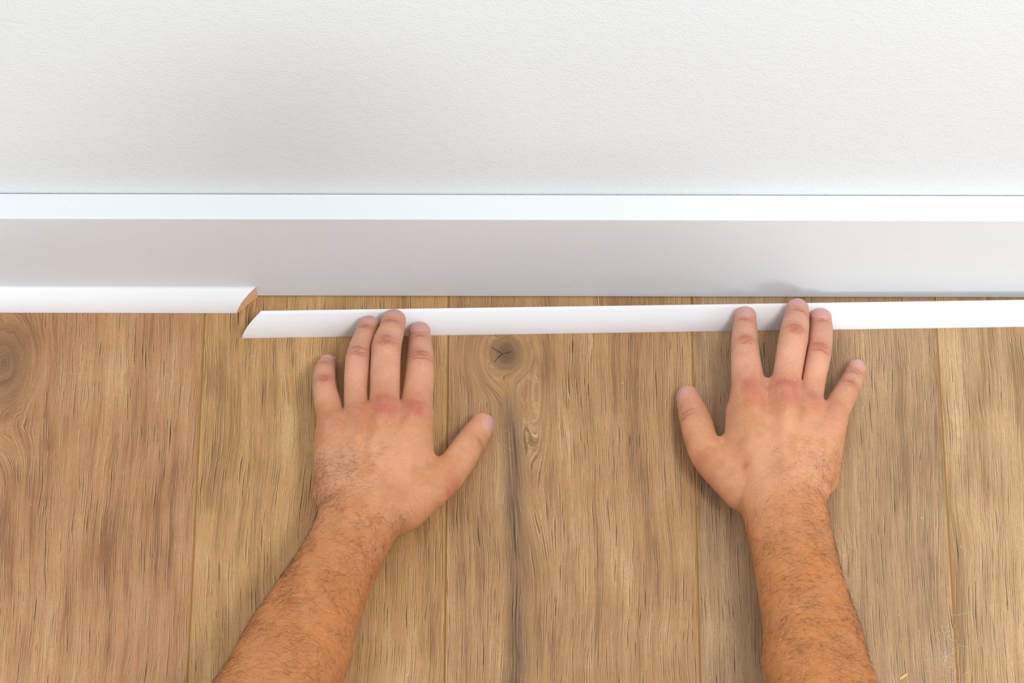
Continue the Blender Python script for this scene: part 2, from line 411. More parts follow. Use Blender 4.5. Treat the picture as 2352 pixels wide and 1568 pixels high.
def surface(F, lo, h):
    """surface nets: quads of the zero set"""
    I = F < 0
    A = I[:-1, :-1, :-1]
    any_ = np.zeros(A.shape, bool); all_ = np.ones(A.shape, bool)
    S = [(a, b, c) for a in (0, 1) for b in (0, 1) for c in (0, 1)]
    nx, ny, nz = F.shape
    for a, b, c in S:
        q = I[a:nx - 1 + a, b:ny - 1 + b, c:nz - 1 + c]
        any_ |= q; all_ &= q
    ci = np.nonzero(any_ & ~all_)
    idx = np.full(A.shape, -1, np.int32); idx[ci] = np.arange(len(ci[0]))
    val = {s: F[ci[0] + s[0], ci[1] + s[1], ci[2] + s[2]].astype(np.float64) for s in S}
    acc = np.zeros((len(ci[0]), 3)); cnt = np.zeros(len(ci[0]))
    for s in S:
        for d in range(3):
            if s[d]: continue
            e = list(s); e[d] = 1; e = tuple(e)
            va, vb = val[s], val[e]; cr = (va < 0) != (vb < 0)
            t = np.where(cr, va / np.where(cr, va - vb, 1), 0)
            p = np.tile(np.array(s, float), (len(t), 1)); p[:, d] += t
            acc[cr] += p[cr]; cnt[cr] += 1
    V = lo + (np.stack(ci, 1) + acc / cnt[:, None]) * h
    quads = []
    for d in range(3):
        u, w = [(1, 2), (2, 0), (0, 1)][d]
        s0 = [slice(1, -1)] * 3; s0[d] = slice(0, -1); s1 = [slice(1, -1)] * 3; s1[d] = slice(1, None)
        a, b = I[tuple(s0)], I[tuple(s1)]
        e = np.nonzero(a != b); flip = b[e]
        base = np.stack(e, 1) + 1; base[:, d] -= 1
        def cell(du, dw):
            c = base.copy(); c[:, u] += du; c[:, w] += dw
            return idx[c[:, 0], c[:, 1], c[:, 2]]
        q = np.stack([cell(-1, -1), cell(0, -1), cell(0, 0), cell(-1, 0)], 1)
        q[flip] = q[flip][:, ::-1]
        quads.append(q)
    Q = np.concatenate(quads); Q = Q[(Q >= 0).all(1)]
    return V, Q

def vnormals(V, Q):
    n = np.cross(V[Q[:, 2]] - V[Q[:, 0]], V[Q[:, 3]] - V[Q[:, 1]])
    N = np.zeros_like(V)
    for i in range(4):
        for k in range(3): N[:, k] += np.bincount(Q[:, i], n[:, k], len(V))
    return N / np.maximum(np.linalg.norm(N, axis=1, keepdims=True), 1e-9)

def relax(V, Q, it=2, lam=0.5):
    for _ in range(it):
        S = np.zeros_like(V); C = np.zeros(len(V))
        for i in range(4):
            j = Q[:, (i + 1) % 4]
            for k in range(3):
                S[:, k] += np.bincount(Q[:, i], V[j, k], len(V)) + np.bincount(j, V[Q[:, i], k], len(V))
            C += np.bincount(Q[:, i], minlength=len(V)) + np.bincount(j, minlength=len(V))
        V = V * (1 - lam) + lam * S / np.maximum(C, 1)[:, None]
    return V

def unit(a): a = np.array(a, float); return a / np.linalg.norm(a)
PXM = 1 / 3.02                                 # radii: photo pixels to mm

def finger(H, pts, k=4.0, nail=None, ndir=(0, 0, 1), thumb=False):
    """pts: (px, py, z, r_px) from main knuckle to tip; builds the chain, joint records and the nail frame"""
    P = [W(a, b, z) for a, b, z, r in pts]; R = [r * PXM for *_, r in pts]
    ch = [Chain(P, R, k)]
    t = unit(P[-1] - P[-2]); n = np.array(ndir, float); n = unit(n - t * (n @ t)); sd_ = np.cross(t, n)
    w_ = R[-1] * 0.17; q_ = P[-1] + t * R[-1] * 0.10 + n * R[-1] * 0.08      # blunt finger end
    ch.append(Cone(q_ - sd_ * w_, q_ + sd_ * w_, R[-1] * 0.83, R[-1] * 0.83, 2.0))
    jo = [(len(P) - 2, 'dip')] + ([(1, 'mcp')] if thumb else [(len(P) - 3, 'pip')])
    for i, kind in jo:
        t = unit(P[i + 1] - P[i - 1]); n = np.array(ndir, float); n = unit(n - t * (n @ t))
        if kind == 'pip':                       # knuckle swelling on the back
            ch.append(Ell(P[i] + n * R[i] * 0.16, [t, np.cross(n, t), n], (R[i] * 1.1, R[i] * 0.92, R[i] * 0.94), 2.0))
        H.joints.append(dict(c=P[i], t=t, n=n, s=np.cross(t, n), r=R[i], kind=kind))
    H.fingers.append(ch)
    t = unit(P[-1] - P[-2]); n = np.array(ndir, float); n = unit(n - t * (n @ t))
    if nail:
        w, l, sh = nail
        H.nails.append(dict(c=P[-1] + t * sh, t=t, n=n, s=np.cross(t, n), w=w, l=l, r=R[-1]))
    H.joints.append(dict(c=P[-1], t=t, n=n, s=np.cross(t, n), r=R[-1], kind='tip'))
    H.mcp.append((P[0], unit(P[1] - P[0])))
    return P, R

def build_left():
    H = Hand(); H.mcp = []; H.side = -1
    pinky = [(768, 985, 32, 34), (754, 932, 30, 31), (745, 888, 26, 27), (746, 853, 17, 25), (753, 833, 7.2, 19.5)]
    ring = [(823, 962, 36, 31), (817, 904, 36, 27), (823, 826, 33, 29), (840, 769, 21.5, 26.5), (847, 749, 16, 23.5)]
    mid = [(882, 950, 38, 36), (884, 898, 39, 34), (887, 803, 36, 34), (899, 759, 26, 30), (904, 738, 19, 27)]
    idx = [(952, 958, 36, 38), (960, 900, 34, 35), (965, 838, 28, 32), (965, 789, 16.5, 27.5), (964, 763, 12.5, 23.5)]
    thumb = [(932, 1165, 27, 51), (1027, 1090, 22, 39), (1077, 1021, 16, 34.5), (1106, 977, 9.8, 27.5)]
    finger(H, pinky, nail=(4.4, 4.8, 0.2), ndir=(0.05, 0, 1)); finger(H, ring, nail=(5.8, 5.8, -0.8)); finger(H, mid, nail=(6.3, 6.0, -0.4)); finger(H, idx, nail=(5.6, 6.0, -1.4))
    finger(H, thumb, k=7, nail=(6.4, 8.2, -0.6), ndir=(0.62, -0.42, 0.66), thumb=True)
    A = lambda x, y, z: W(x, y, z)
    pm = H.palm
    for (m, b, rb) in ((pinky[0], (775, 1150, 33), 15), (ring[0], (805, 1160, 37), 16), (mid[0], (838, 1165, 38), 16.5), (idx[0], (878, 1160, 35), 16)):
        pm.append(Cone(A(*m[:3]), A(*b), (m[3] + 3) * PXM, rb, 7.0))
    pm.append(Cone(A(770, 1010, 22), A(777, 1130, 20), 15.5, 18.5, 8))      # hypothenar edge
    pm.append(Cone(A(960, 985, 27), A(950, 1100, 25), 11.0, 16.5, 8))         # index side of the palm
    pm.append(Cone(A(912, 1173, 25), A(1015, 1098, 20), 17.8, 12.5, 9))     # thenar
    pm.append(Cone(A(985, 1068, 20), A(1030, 1098, 18), 7.0, 8.0, 6))       # thumb web
    for m, rr in ((pinky, 10.5), (ring, 11.0), (mid, 11.5), (idx, 11.5)):
        p = A(*m[0][:3]); pm.append(Cone(p + (0, -2, 3.2), p + (0, -6, 3.0), rr, rr - 1.5, 5.0))
    H.styloid = A(785, 1183, 52); H.marks = [(788, 1181, 52, 2.2, 0.6), (1045, 1112, 30, 5.0, 0.45), (1030, 1130, 28, 2.5, 0.4)]
    pm.append(Cone(A(783, 1183, 42), A(778, 1200, 41), 11, 11, 9))          # head of the ulna
    fa = [(827, 1196, 35, 102, 0.80), (799, 1250, 40, 98, 0.82), (756, 1330, 47, 104, 0.86), (697, 1440, 58, 122, 0.88), (642, 1568, 70, 139, 0.88)]
    H.arm = forearm(H, fa, (-212, -462, 96), np.array([0.92, 0.39]))
    return H

def build_right():
    H = Hand(); H.mcp = []; H.side = 1
    pinky = [(1908, 962, 33, 33), (1929, 926, 29, 30.5), (1943, 901, 23, 27.5), (1958, 871, 13.5, 25), (1967, 848, 7.6, 21.5)]
    ring = [(1858, 938, 38, 31), (1868, 880, 37, 27), (1880, 816, 33, 28.5), (1886, 758, 20, 27.5), (1885, 732, 16.5, 24)]
    mid = [(1803, 914, 40, 36), (1809, 858, 40, 33), (1822, 779, 37, 34), (1829, 735, 26, 30), (1831, 712, 20, 25.5)]
    idx = [(1720, 914, 38, 38), (1716, 856, 37, 36), (1711, 803, 33, 32), (1711, 754, 21, 28.5), (1712, 728, 17.5, 24)]
    thumb = [(1706, 1126, 27, 47), (1626, 1046, 23, 38.5), (1598, 966, 17, 36), (1580, 912, 9.4, 25.5)]
    finger(H, pinky, nail=(5.0, 5.4, -0.8), ndir=(0.1, 0, 1)); finger(H, ring, nail=(5.9, 6.0, -1.4), ndir=(0.12, 0, 1)); finger(H, mid, nail=(6.0, 5.8, -0.6), ndir=(0.1, 0, 1)); finger(H, idx, nail=(5.7, 6.0, -1.4))
    finger(H, thumb, k=7, nail=(6.4, 8.0, -0.6), ndir=(-0.72, -0.15, 0.62), thumb=True)
    A = lambda x, y, z: W(x, y, z)
    pm = H.palm
    for (m, b, rb) in ((pinky[0], (1862, 1120, 33), 15), (ring[0], (1832, 1135, 37), 16), (mid[0], (1798, 1140, 38), 16.5), (idx[0], (1755, 1130, 35), 16)):
        pm.append(Cone(A(*m[:3]), A(*b), (m[3] + 3) * PXM, rb, 7.0))
    pm.append(Cone(A(1895, 990, 23), A(1873, 1090, 20), 15.0, 18.0, 8))
    pm.append(Cone(A(1700, 950, 28), A(1712, 1080, 25), 11.0, 17, 8))
    pm.append(Cone(A(1736, 1138, 25), A(1636, 1052, 21), 16.3, 12, 8))
    pm.append(Cone(A(1664, 1024, 20), A(1634, 1052, 18), 7.0, 8.0, 6))
    pm.append(Cone(A(1738, 893, 34), A(1788, 890, 35), 8, 8, 5)); pm.append(Cone(A(1820, 898, 35), A(1850, 908, 34), 7.5, 7.5, 4))
    for m, rr in ((pinky, 10.5), (ring, 11.0), (mid, 11.5), (idx, 11.5)):
        p = A(*m[0][:3]); pm.append(Cone(p + (0, -2, 3.2), p + (0, -6, 3.0), rr, rr - 1.5, 5.0))
    H.styloid = A(1845, 1170, 52); H.marks = [(1713, 1072, 44, 2.2, 0.6), (1611, 1061, 30, 4.5, 0.4)]
    pm.append(Cone(A(1855, 1165, 42), A(1860, 1185, 41), 11, 11, 9))
    fa = [(1801, 1176, 35, 94, 0.80), (1818, 1243, 40, 95, 0.82), (1831, 1303, 46, 96, 0.84), (1849, 1383, 53, 101, 0.87), (1870, 1472, 62, 110, 0.88), (1886, 1568, 71, 120, 0.88)]
    H.arm = forearm(H, fa, (252, -462, 98), np.array([0.98, -0.2]))
    return H

def forearm(H, fa, elbow, side):
    """two bones side by side give the flattened section; carries on past the frame to the elbow"""
    rows = []
    for x, y, z, half, fl in fa:
        r = half * PXM * 0.66; off = half * PXM - r
        c = W(x, y, z); sv = np.array([side[0], side[1], 0]); sv /= np.linalg.norm(sv)
        rows.append((c, sv * off, r))
    c, o, r = rows[-1]
    rows.append((np.array(elbow, float), o * 0.8, r * 1.02))
    A = [np.concatenate([a, b, [c]]) for a, b, c in rows]; A = [2 * A[0] - A[1]] + A + [2 * A[-1] - A[-2]]
    fine = []
    for i in range(1, len(A) - 2):
        for t in (0, 1 / 3, 2 / 3):
            p0, p1, p2, p3 = A[i - 1:i + 3]
            q = 0.5 * (2 * p1 + (p2 - p0) * t + (2 * p0 - 5 * p1 + 4 * p2 - p3) * t ** 2 + (3 * p1 - p0 - 3 * p2 + p3) * t ** 3)
            fine.append((q[:3], q[3:6], q[6]))
    rows = fine + [rows[-1]]
    for sg in (-1, 0, 1):
        H.palm.append(Chain([c + sg * o for c, o, r in rows], [r for c, o, r in rows], 9, 1))
    return rows

HL, HR = build_left(), build_right()

# value noise for skin mottling
rs = np.random.RandomState(7)
LAT = rs.rand(64, 64, 64)
def vnoise(P, s):
    q = P * s; i = np.floor(q).astype(int); f = q - i; f = f * f * (3 - 2 * f)
    o = 0
    for a in (0, 1):
        for b in (0, 1):
            for c in (0, 1):
                w = (f[:, 0] if a else 1 - f[:, 0]) * (f[:, 1] if b else 1 - f[:, 1]) * (f[:, 2] if c else 1 - f[:, 2])
                o = o + w * LAT[(i[:, 0] + a) % 64, (i[:, 1] + b) % 64, (i[:, 2] + c) % 64]
    return o
def ss(x, a, b):
    t = np.clip((x - a) / (b - a), 0, 1); return t * t * (3 - 2 * t)

def detail(H, V, N, seed):
    """skin relief in mm and colour per vertex"""
    rn = np.random.RandomState(seed)
    D = np.zeros(len(V)); wr = np.zeros(len(V))
    hand = np.array(lin('dfa179')); fing = np.array(lin('e2a78a')); tan = np.array(lin('cc844a')); red = np.array(lin('d4705e')); crease = np.array(lin('a2583f')); pink = np.array(lin('e39c8c'))
    wy = H.arm[0][0][1]
    warp = (vnoise(V, 0.06) - 0.5) * 30
    tf = ss(-(V[:, 1] + warp), -(wy + 45), -(wy - 70))[:, None]           # hand -> tanned forearm
    C = hand * (1 - tf) + tan * tf
    fy = ss(V[:, 1] + warp * 0.4, -130, -85)[:, None]
    C = C * (1 - fy * 0.85) + fing * fy * 0.85
    bm = (ss(vnoise(V + 17, 0.055) + 0.5 * vnoise(V + 23, 0.13), 0.70, 1.05) * 0.55 * (1 - fy[:, 0]))[:, None]   # browner patches on the back of the hand
    C = C * (1 - bm) + np.array(lin('cd8a58')) * bm
    um = (np.exp(-(np.linalg.norm(V - H.styloid, axis=1) / 15) ** 2) * 0.55)[:, None]
    C = C * (1 - um) + np.array(lin('c07a42')) * um
    for (x, y, z, r, am) in H.marks:
        q = W(x, y, z); m = (np.exp(-(np.linalg.norm((V - q)[:, :2] * (1, 0.8) + (vnoise(V, 0.8) - 0.5)[:, None] * 1.2, axis=1) / r) ** 2) * am)[:, None]
        C = C * (1 - m) + np.array(lin('c4564c')) * m
    C = C * (0.88 + 0.24 * (0.6 * vnoise(V + 11, 0.12) + 0.4 * vnoise(V + 5, 0.5)))[:, None]
    # tendons fanning over the back of the hand
    wr0 = H.arm[0][0] + np.array([0, 14, 0])
    for j, (p, t) in enumerate(H.mcp[:4]):
        a = wr0 + (p - wr0) * 0.30; b = p + t * -3
        ab = (b - a)[:2]; q = V[:, :2] - a[:2]; tt = np.clip(q @ ab / (ab @ ab), 0, 1)
        d = np.linalg.norm(q - tt[:, None] * ab, axis=1)
        amp = ss(tt, 0, 0.35) * (1 - ss(tt, 0.93, 1.0) * 0.4)
        D += (0.75 * np.exp(-(d / 3.0) ** 2) - 0.2 * np.exp(-((d - 7.5) / 3.5) ** 2)) * amp * ss(N[:, 2], 0.2, 0.7)
        # reddened, finely wrinkled main knuckles
        r = np.linalg.norm((V - p)[:, :2] * np.array([1, 0.75]), axis=1)
        am = [0.35, 0.5, 0.85, 0.9][j]
        m = np.exp(-(r / 10.0) ** 2) * ss(N[:, 2], 0.3, 0.8)
        mm = (m * am * (0.1 + 1.5 * vnoise(V + 31, 0.16)))[:, None].clip(0, 0.75)
        C = C * (1 - mm) + red * mm
        wr = np.maximum(wr, np.exp(-(r / 13.0) ** 2))
    # creases over the finger joints
    for J in H.joints:
        q = V - J['c']; u = q @ J['t']; s = q @ J['s']; h = q @ J['n']; r = J['r']
        near = (np.abs(u) < 16) & (np.abs(s) < r * 1.3) & (np.linalg.norm(q, axis=1) < r + 14) & (h > -r * 0.3)
        if not near.any(): continue
        u, s, h = u[near], s[near], h[near]; dors = ss(h / r, 0.25, 0.8)
        if J['kind'] == 'tip':
            m = np.exp(-(u / 11) ** 2) * 0.35
            C[near] = C[near] * (1 - m[:, None]) + pink * m[:, None]
            continue
        big = J['kind'] == 'pip'
        m = np.exp(-(u / (6.0 if big else 4)) ** 2 - (s / (0.62 * r)) ** 2) * dors * (0.62 if big else 0.30) * (0.3 + 1.1 * vnoise(V[near] + 3, 0.3))
        C[near] = C[near] * (1 - m[:, None]) + red * m[:, None]
        if J['kind'] == 'mcp': continue
        g = np.zeros(len(u))
        for _ in range(10 if big else 4):
            u0 = rn.uniform(-5, 5) * (1 if big else 0.55); cv = (0.035 * np.sign(u0) if big else 0.0) + rn.uniform(-0.02, 0.02)
            s0 = rn.uniform(-0.3, 0.3) * r; wv = rn.uniform(0.3, 0.65) * r
            line = u - u0 + cv * s * s * 0.5 + 0.5 * np.sin(s * rn.uniform(0.5, 1.1) + rn.uniform(0, 6)) + (vnoise(V[near] + _ * 7, 0.7) - 0.5) * 1.0
            g = np.maximum(g, np.exp(-(line / 0.50) ** 2) * np.exp(-((s - s0) / wv) ** 2) * rn.uniform(0.5, 1.0))
        g *= dors
        D[near] -= 0.40 * g
        C[near] = C[near] * (1 - 0.75 * g[:, None]) + crease * 0.75 * g[:, None]
        wr[near] = np.maximum(wr[near], np.exp(-(u / 8) ** 2) * 0.7)
    # nail beds and folds
    for n in H.nails:
        q = V - n['c']; u = q @ n['t'] / n['l']; s = q @ n['s'] / n['w']; h = q @ n['n']
        near = (np.abs(u) < 1.8) & (np.abs(s) < 1.8) & (h > 0)
        u, s = u[near], s[near]
        rr = (np.abs(u) ** 2.6 + np.abs(s) ** 2.6) ** (1 / 2.6)
        D[near] += -0.55 * ss(rr, 1.05, 0.85) + 0.40 * np.exp(-((rr - 1.2) / 0.13) ** 2) * ss(-u, -0.9, 0.2)
        cut = (np.exp(-((rr - 1.06) / 0.06) ** 2) * ss(-u, 0.0, 0.6) * 0.5)[:, None]
        C[near] = C[near] * (1 - cut) + np.array(lin('f0d8c8')) * cut
    return D, C, wr

def mat_skin():
    t = NT('skin'); v, x, y, z = t.coords_mm()
    at = t.n('ShaderNodeVertexColor', layer_name='skin'); c = at.outputs[0]; wrk = at.outputs[1]
    vor = t.n('ShaderNodeTexVoronoi', {'Vector': v, 'Scale': 2.0}, feature='DISTANCE_TO_EDGE').outputs[0]
    cells = t.step(vor, 0.0, 0.14)
    fl = t.n('ShaderNodeVectorMath', {0: v, 1: t.n('ShaderNodeVectorMath', {0: t.n('ShaderNodeTexNoise', {'Vector': v, 'Scale': 0.15}).outputs[1], 3: 6.0}, operation='SCALE').outputs[0]}, operation='ADD').outputs[0]
    wa = t.n('ShaderNodeTexWave', {'Vector': fl, 'Scale': 0.42, 'Distortion': 3.5, 'Detail': 2.0, 'Detail Scale': 1.5}, bands_direction='DIAGONAL').outputs[1]
    h = t.m_('ADD', t.m_('ADD', t.m_('MULTIPLY', cells, 0.35), t.m_('MULTIPLY', t.noise(v, 0.8, 4, 0.6), 0.9)), t.m_('MULTIPLY', t.m_('MULTIPLY', t.m_('ADD', t.m_('MULTIPLY', wa, 0.4), cells), wrk), 0.5))
    spk = t.step(t.noise(v, 0.9, 3, 0.6), 0.50, 0.72)
    c2 = t.mix(t.m_('MULTIPLY', spk, 0.18), c, lin('b06a4a'))
    c2 = t.mix(t.m_('MULTIPLY', t.m_('SUBTRACT', 1.0, cells), 0.11), c2, lin('a8624a'))
    c2 = t.mix(t.m_('MULTIPLY', t.m_('MULTIPLY', t.m_('SUBTRACT', 1.0, cells), wrk), 0.30), c2, lin('b3604f'))
    return t.out(c2, 0.48, t.bump(h, 0.75, 0.0006), **{'Subsurface Weight': 0.12, 'Subsurface Radius': (1.0, 0.35, 0.18), 'Subsurface Scale': 0.003, 'Specular IOR Level': 0.4})
SKIN = mat_skin()

GH = 0.62
YCUT = -432.0
parts = []
for H, sd, (x0, x1) in ((HL, 3, (-262, 2)), (HR, 4, (118, 318))):
    F, lo, h = H.grid((x0, YCUT, -1), (x1, -8, 124), GH)
    V, Q = surface(F, lo, h); del F
    V = relax(V, Q, 2, 0.5)
    N = vnormals(V, Q)
    D, C, wr = detail(H, V, N, sd)
    V2 = V + N * D[:, None]
    parts.append((V2, Q, C * 1.12, wr)); H.V, H.N = V2, N

# the rest of the person, out of the frame below: upper arms, trunk and head, kneeling
def body():
    B = Hand(); B.mcp = []
    for H in (HL, HR):
        B.palm += [p for p in H.palm if p.box()[0][1] < YCUT]
    sh = {HL: (-122, -668, 330), HR: (238, -668, 330)}
    for H in (HL, HR):
        e = np.array(H.arm[-1][0]); s_h = np.array(sh[H], float)
        B.palm.append(Cone(e, e * 0.55 + s_h * 0.45 + (0, 0, -4), 43, 46, 14)); B.palm.append(Cone(e * 0.55 + s_h * 0.45 + (0, 0, -4), s_h, 46, 55, 14))
    c = np.array([75.0, -785, 462])
    B.palm += [Cone((65, -720, 350), (75, -775, 420), 58, 55, 16),
               Ell(c, [(1, 0, 0), (0, 0.85, -0.5), (0, 0.5, 0.85)], (76, 98, 108), 14),
               Ell(c + (0, 55, -62), [(1, 0, 0), (0, 1, 0), (0, 0, 1)], (52, 50, 52), 20),
               Cone(c + (0, 96, -22), c + (0, 108, -58), 9, 13, 8),
               Cone(c + (-30, 84, -8), c + (30, 84, -8), 13, 13, 10),
               Ell(c + (-76, -8, -25), [(1, 0, 0), (0, 1, 0), (0, 0, 1)], (9, 22, 32), 4), Ell(c + (76, -8, -25), [(1, 0, 0), (0, 1, 0), (0, 0, 1)], (9, 22, 32), 4),
               Cone(c + (-20, 88, -88), c + (20, 88, -88), 9, 9, 8)]
    F, lo, h = B.grid((-330, -900, 20), (360, YCUT + 3, 640), 4.0)
    return surface(F, lo, h), c, sh
(BV, BQ), HC, SHL = body()
BV = relax(BV, BQ, 2)
tanc = np.array(lin('cc844a'))
parts.append((BV, BQ, np.tile(tanc, (len(BV), 1)), np.zeros(len(BV))))
Vs = np.concatenate([p[0] for p in parts]); off = np.cumsum([0] + [len(p[0]) for p in parts])
Qs = np.concatenate([p[1] + o for p, o in zip(parts, off)])
person = big_mesh('person', Vs, Qs, SKIN)
ca = person.data.color_attributes.new('skin', 'FLOAT_COLOR', 'POINT')
cols = np.concatenate([np.concatenate([p[2], p[3][:, None]], 1) for p in parts]).clip(0, 1).astype(np.float32)
ca.data.foreach_set('color', cols.ravel())
tag(person, 'person with bare tanned forearms pressing both hands down on the loose white moulding', 'person')

# clothing and hair of the part outside the frame
def cloth(name, prims, lo, hi, mat):
    B = Hand(); B.mcp = []; B.palm = prims
    F, l, h = B.grid(lo, hi, 7.0); V, Q = surface(F, l, h); V = relax(V, Q, 3)
    return big_mesh(name, V, Q, mat, person)
SHIRT = plain('shirt_cotton', '6d7178', 0.9); JEANS = plain('jeans_denim', '3d4a5e', 0.9)
sl = []
for H in (HL, HR):
    e = np.array(H.arm[-1][0]); s_h = np.array(SHL[H], float); m = e * 0.42 + s_h * 0.58
    sl.append(Cone(s_h, m, 66, 60, 16))
cloth('t_shirt', sl + [Cone((-85, -690, 325), (205, -690, 325), 72, 72, 20), Cone((-50, -760, 310), (-45, -960, 220), 105, 105, 30), Cone((170, -760, 310), (140, -960, 220), 105, 105, 30), Cone((62, -730, 335), (66, -750, 372), 72, 66, 20)],
      (-330, -1130, 20), (380, -480, 520), SHIRT)
cloth('trousers', [Cone((-60, -1010, 200), (100, -1010, 200), 118, 118, 30), Cone((-75, -1000, 175), (-120, -640, 72), 92, 68, 25), Cone((115, -1000, 175), (160, -640, 72), 92, 68, 25),
                   Cone((-120, -650, 66), (-100, -1050, 58), 64, 48, 15), Cone((160, -650, 66), (140, -1050, 58), 64, 48, 15)], (-300, -1180, 0), (340, -520, 400), JEANS)
cloth('shoe', [Cone((-100, -1070, 52), (-98, -1230, 48), 46, 40, 15)], (-180, -1320, 0), (0, -1000, 130), plain('shoe_leather', '3a3532', 0.6))
cloth('shoe', [Cone((140, -1070, 52), (138, -1230, 48), 46, 40, 15)], (60, -1320, 0), (240, -1000, 130), bpy.data.materials['shoe_leather'])
cloth('hair', [Ell(HC + (0, -14, 22), [(1, 0, 0), (0, 0.85, -0.5), (0, 0.5, 0.85)], (81, 96, 100), 8)], (-60, -940, 340), (210, -640, 620), plain('hair_brown', '3b2a1f', 0.7))

# ------------------------------------------------------------------ fingernails
def mat_nail():
    t = NT('fingernail'); at = t.n('ShaderNodeVertexColor', layer_name='nail'); sp = t.n('ShaderNodeSeparateColor', {0: at.outputs[0]})
    u = sp.outputs[0]
    v, x, y, z = t.coords_mm()
    c = t.mix(t.step(u, 0.86, 0.93), lin('cf9d93'), lin('e4c8b8'))
    c = t.mix(t.m_('MULTIPLY', t.step(u, 0.13, 0.03), 0.5), c, lin('ead0c6'))
    c = t.mix(t.m_('MULTIPLY', t.noise(v, 0.5, 3), 0.25), c, lin('c88f86'))
    return t.out(c, 0.28, t.bump(t.noise(v, 0.6, 2), 0.1, 0.0004), **{'Subsurface Weight': 0.1, 'Subsurface Scale': 0.002, 'Coat Weight': 0.15})
NAIL = mat_nail()
def make_nail(H, n):
    nu = nv = 17
    g = np.linspace(-1, 1, nu); A, B = np.meshgrid(g, g, indexing='ij')
    # square -> rounded nail outline
    m = np.maximum(np.abs(A), np.abs(B)); rr = (np.abs(A) ** 2.6 + np.abs(B) ** 2.6) ** (1 / 2.6)
    k = np.where(rr > 0, m / np.maximum(rr, 1e-6), 1)
    S, U = A * k, B * k
    P = n['c'] + S.reshape(-1, 1) * n['s'] * n['w'] + U.reshape(-1, 1) * n['t'] * n['l']
    X = P + n['n'] * (n['r'] + 8)
    for _ in range(40):
        d = H.pts(X); X = X - n['n'] * np.clip(d, -1, 4)[:, None] * 0.8
    # smooth along the finger so that the plate is a clean curve
    Xg = X.reshape(nu, nv, 3)
    base = ((X - n['c']) @ n['n']).reshape(nu, nv)
    u = U
    hs = base.copy()
    cf = np.polyfit(np.stack([S.ravel()]).ravel(), hs.ravel(), 2)
    # quadratic fit in s and u
    M = np.stack([np.ones(S.size), S.ravel(), U.ravel(), S.ravel() ** 2, U.ravel() ** 2, S.ravel() * U.ravel()], 1)
    co, *_ = np.linalg.lstsq(M, hs.ravel(), rcond=None)
    fit = M @ co
    hh = np.minimum(np.maximum(fit, hs.ravel() - 0.35), hs.ravel() + 0.9) - 0.12
    top = P + n['n'] * hh[:, None]; bot = top - n['n'] * 0.9
    V = np.concatenate([top, bot]); q = []
    for i in range(nu - 1):
        for j in range(nv - 1):
            a = i * nv + j; q.append((a, a + nv, a + nv + 1, a + 1))
    ringi = [j for j in range(nv)] + [i * nv + nv - 1 for i in range(1, nu)] + [(nu - 1) * nv + j for j in range(nv - 2, -1, -1)] + [i * nv for i in range(nu - 2, 0, -1)]
    for i in range(len(ringi)):
        a, b = ringi[i], ringi[(i + 1) % len(ringi)]; q.append((a, b, b + nu * nv, a + nu * nv))
    o = big_mesh('fingernail', V, np.array(q), NAIL, person)
    a = o.data.color_attributes.new('nail', 'FLOAT_COLOR', 'POINT')
    uu = np.concatenate([(U.ravel() + 1) / 2] * 2); cc = np.stack([uu, uu, uu, np.ones_like(uu)], 1).astype(np.float32)
    a.data.foreach_set('color', cc.ravel())
for H in (HL, HR):
    for n in H.nails: make_nail(H, n)

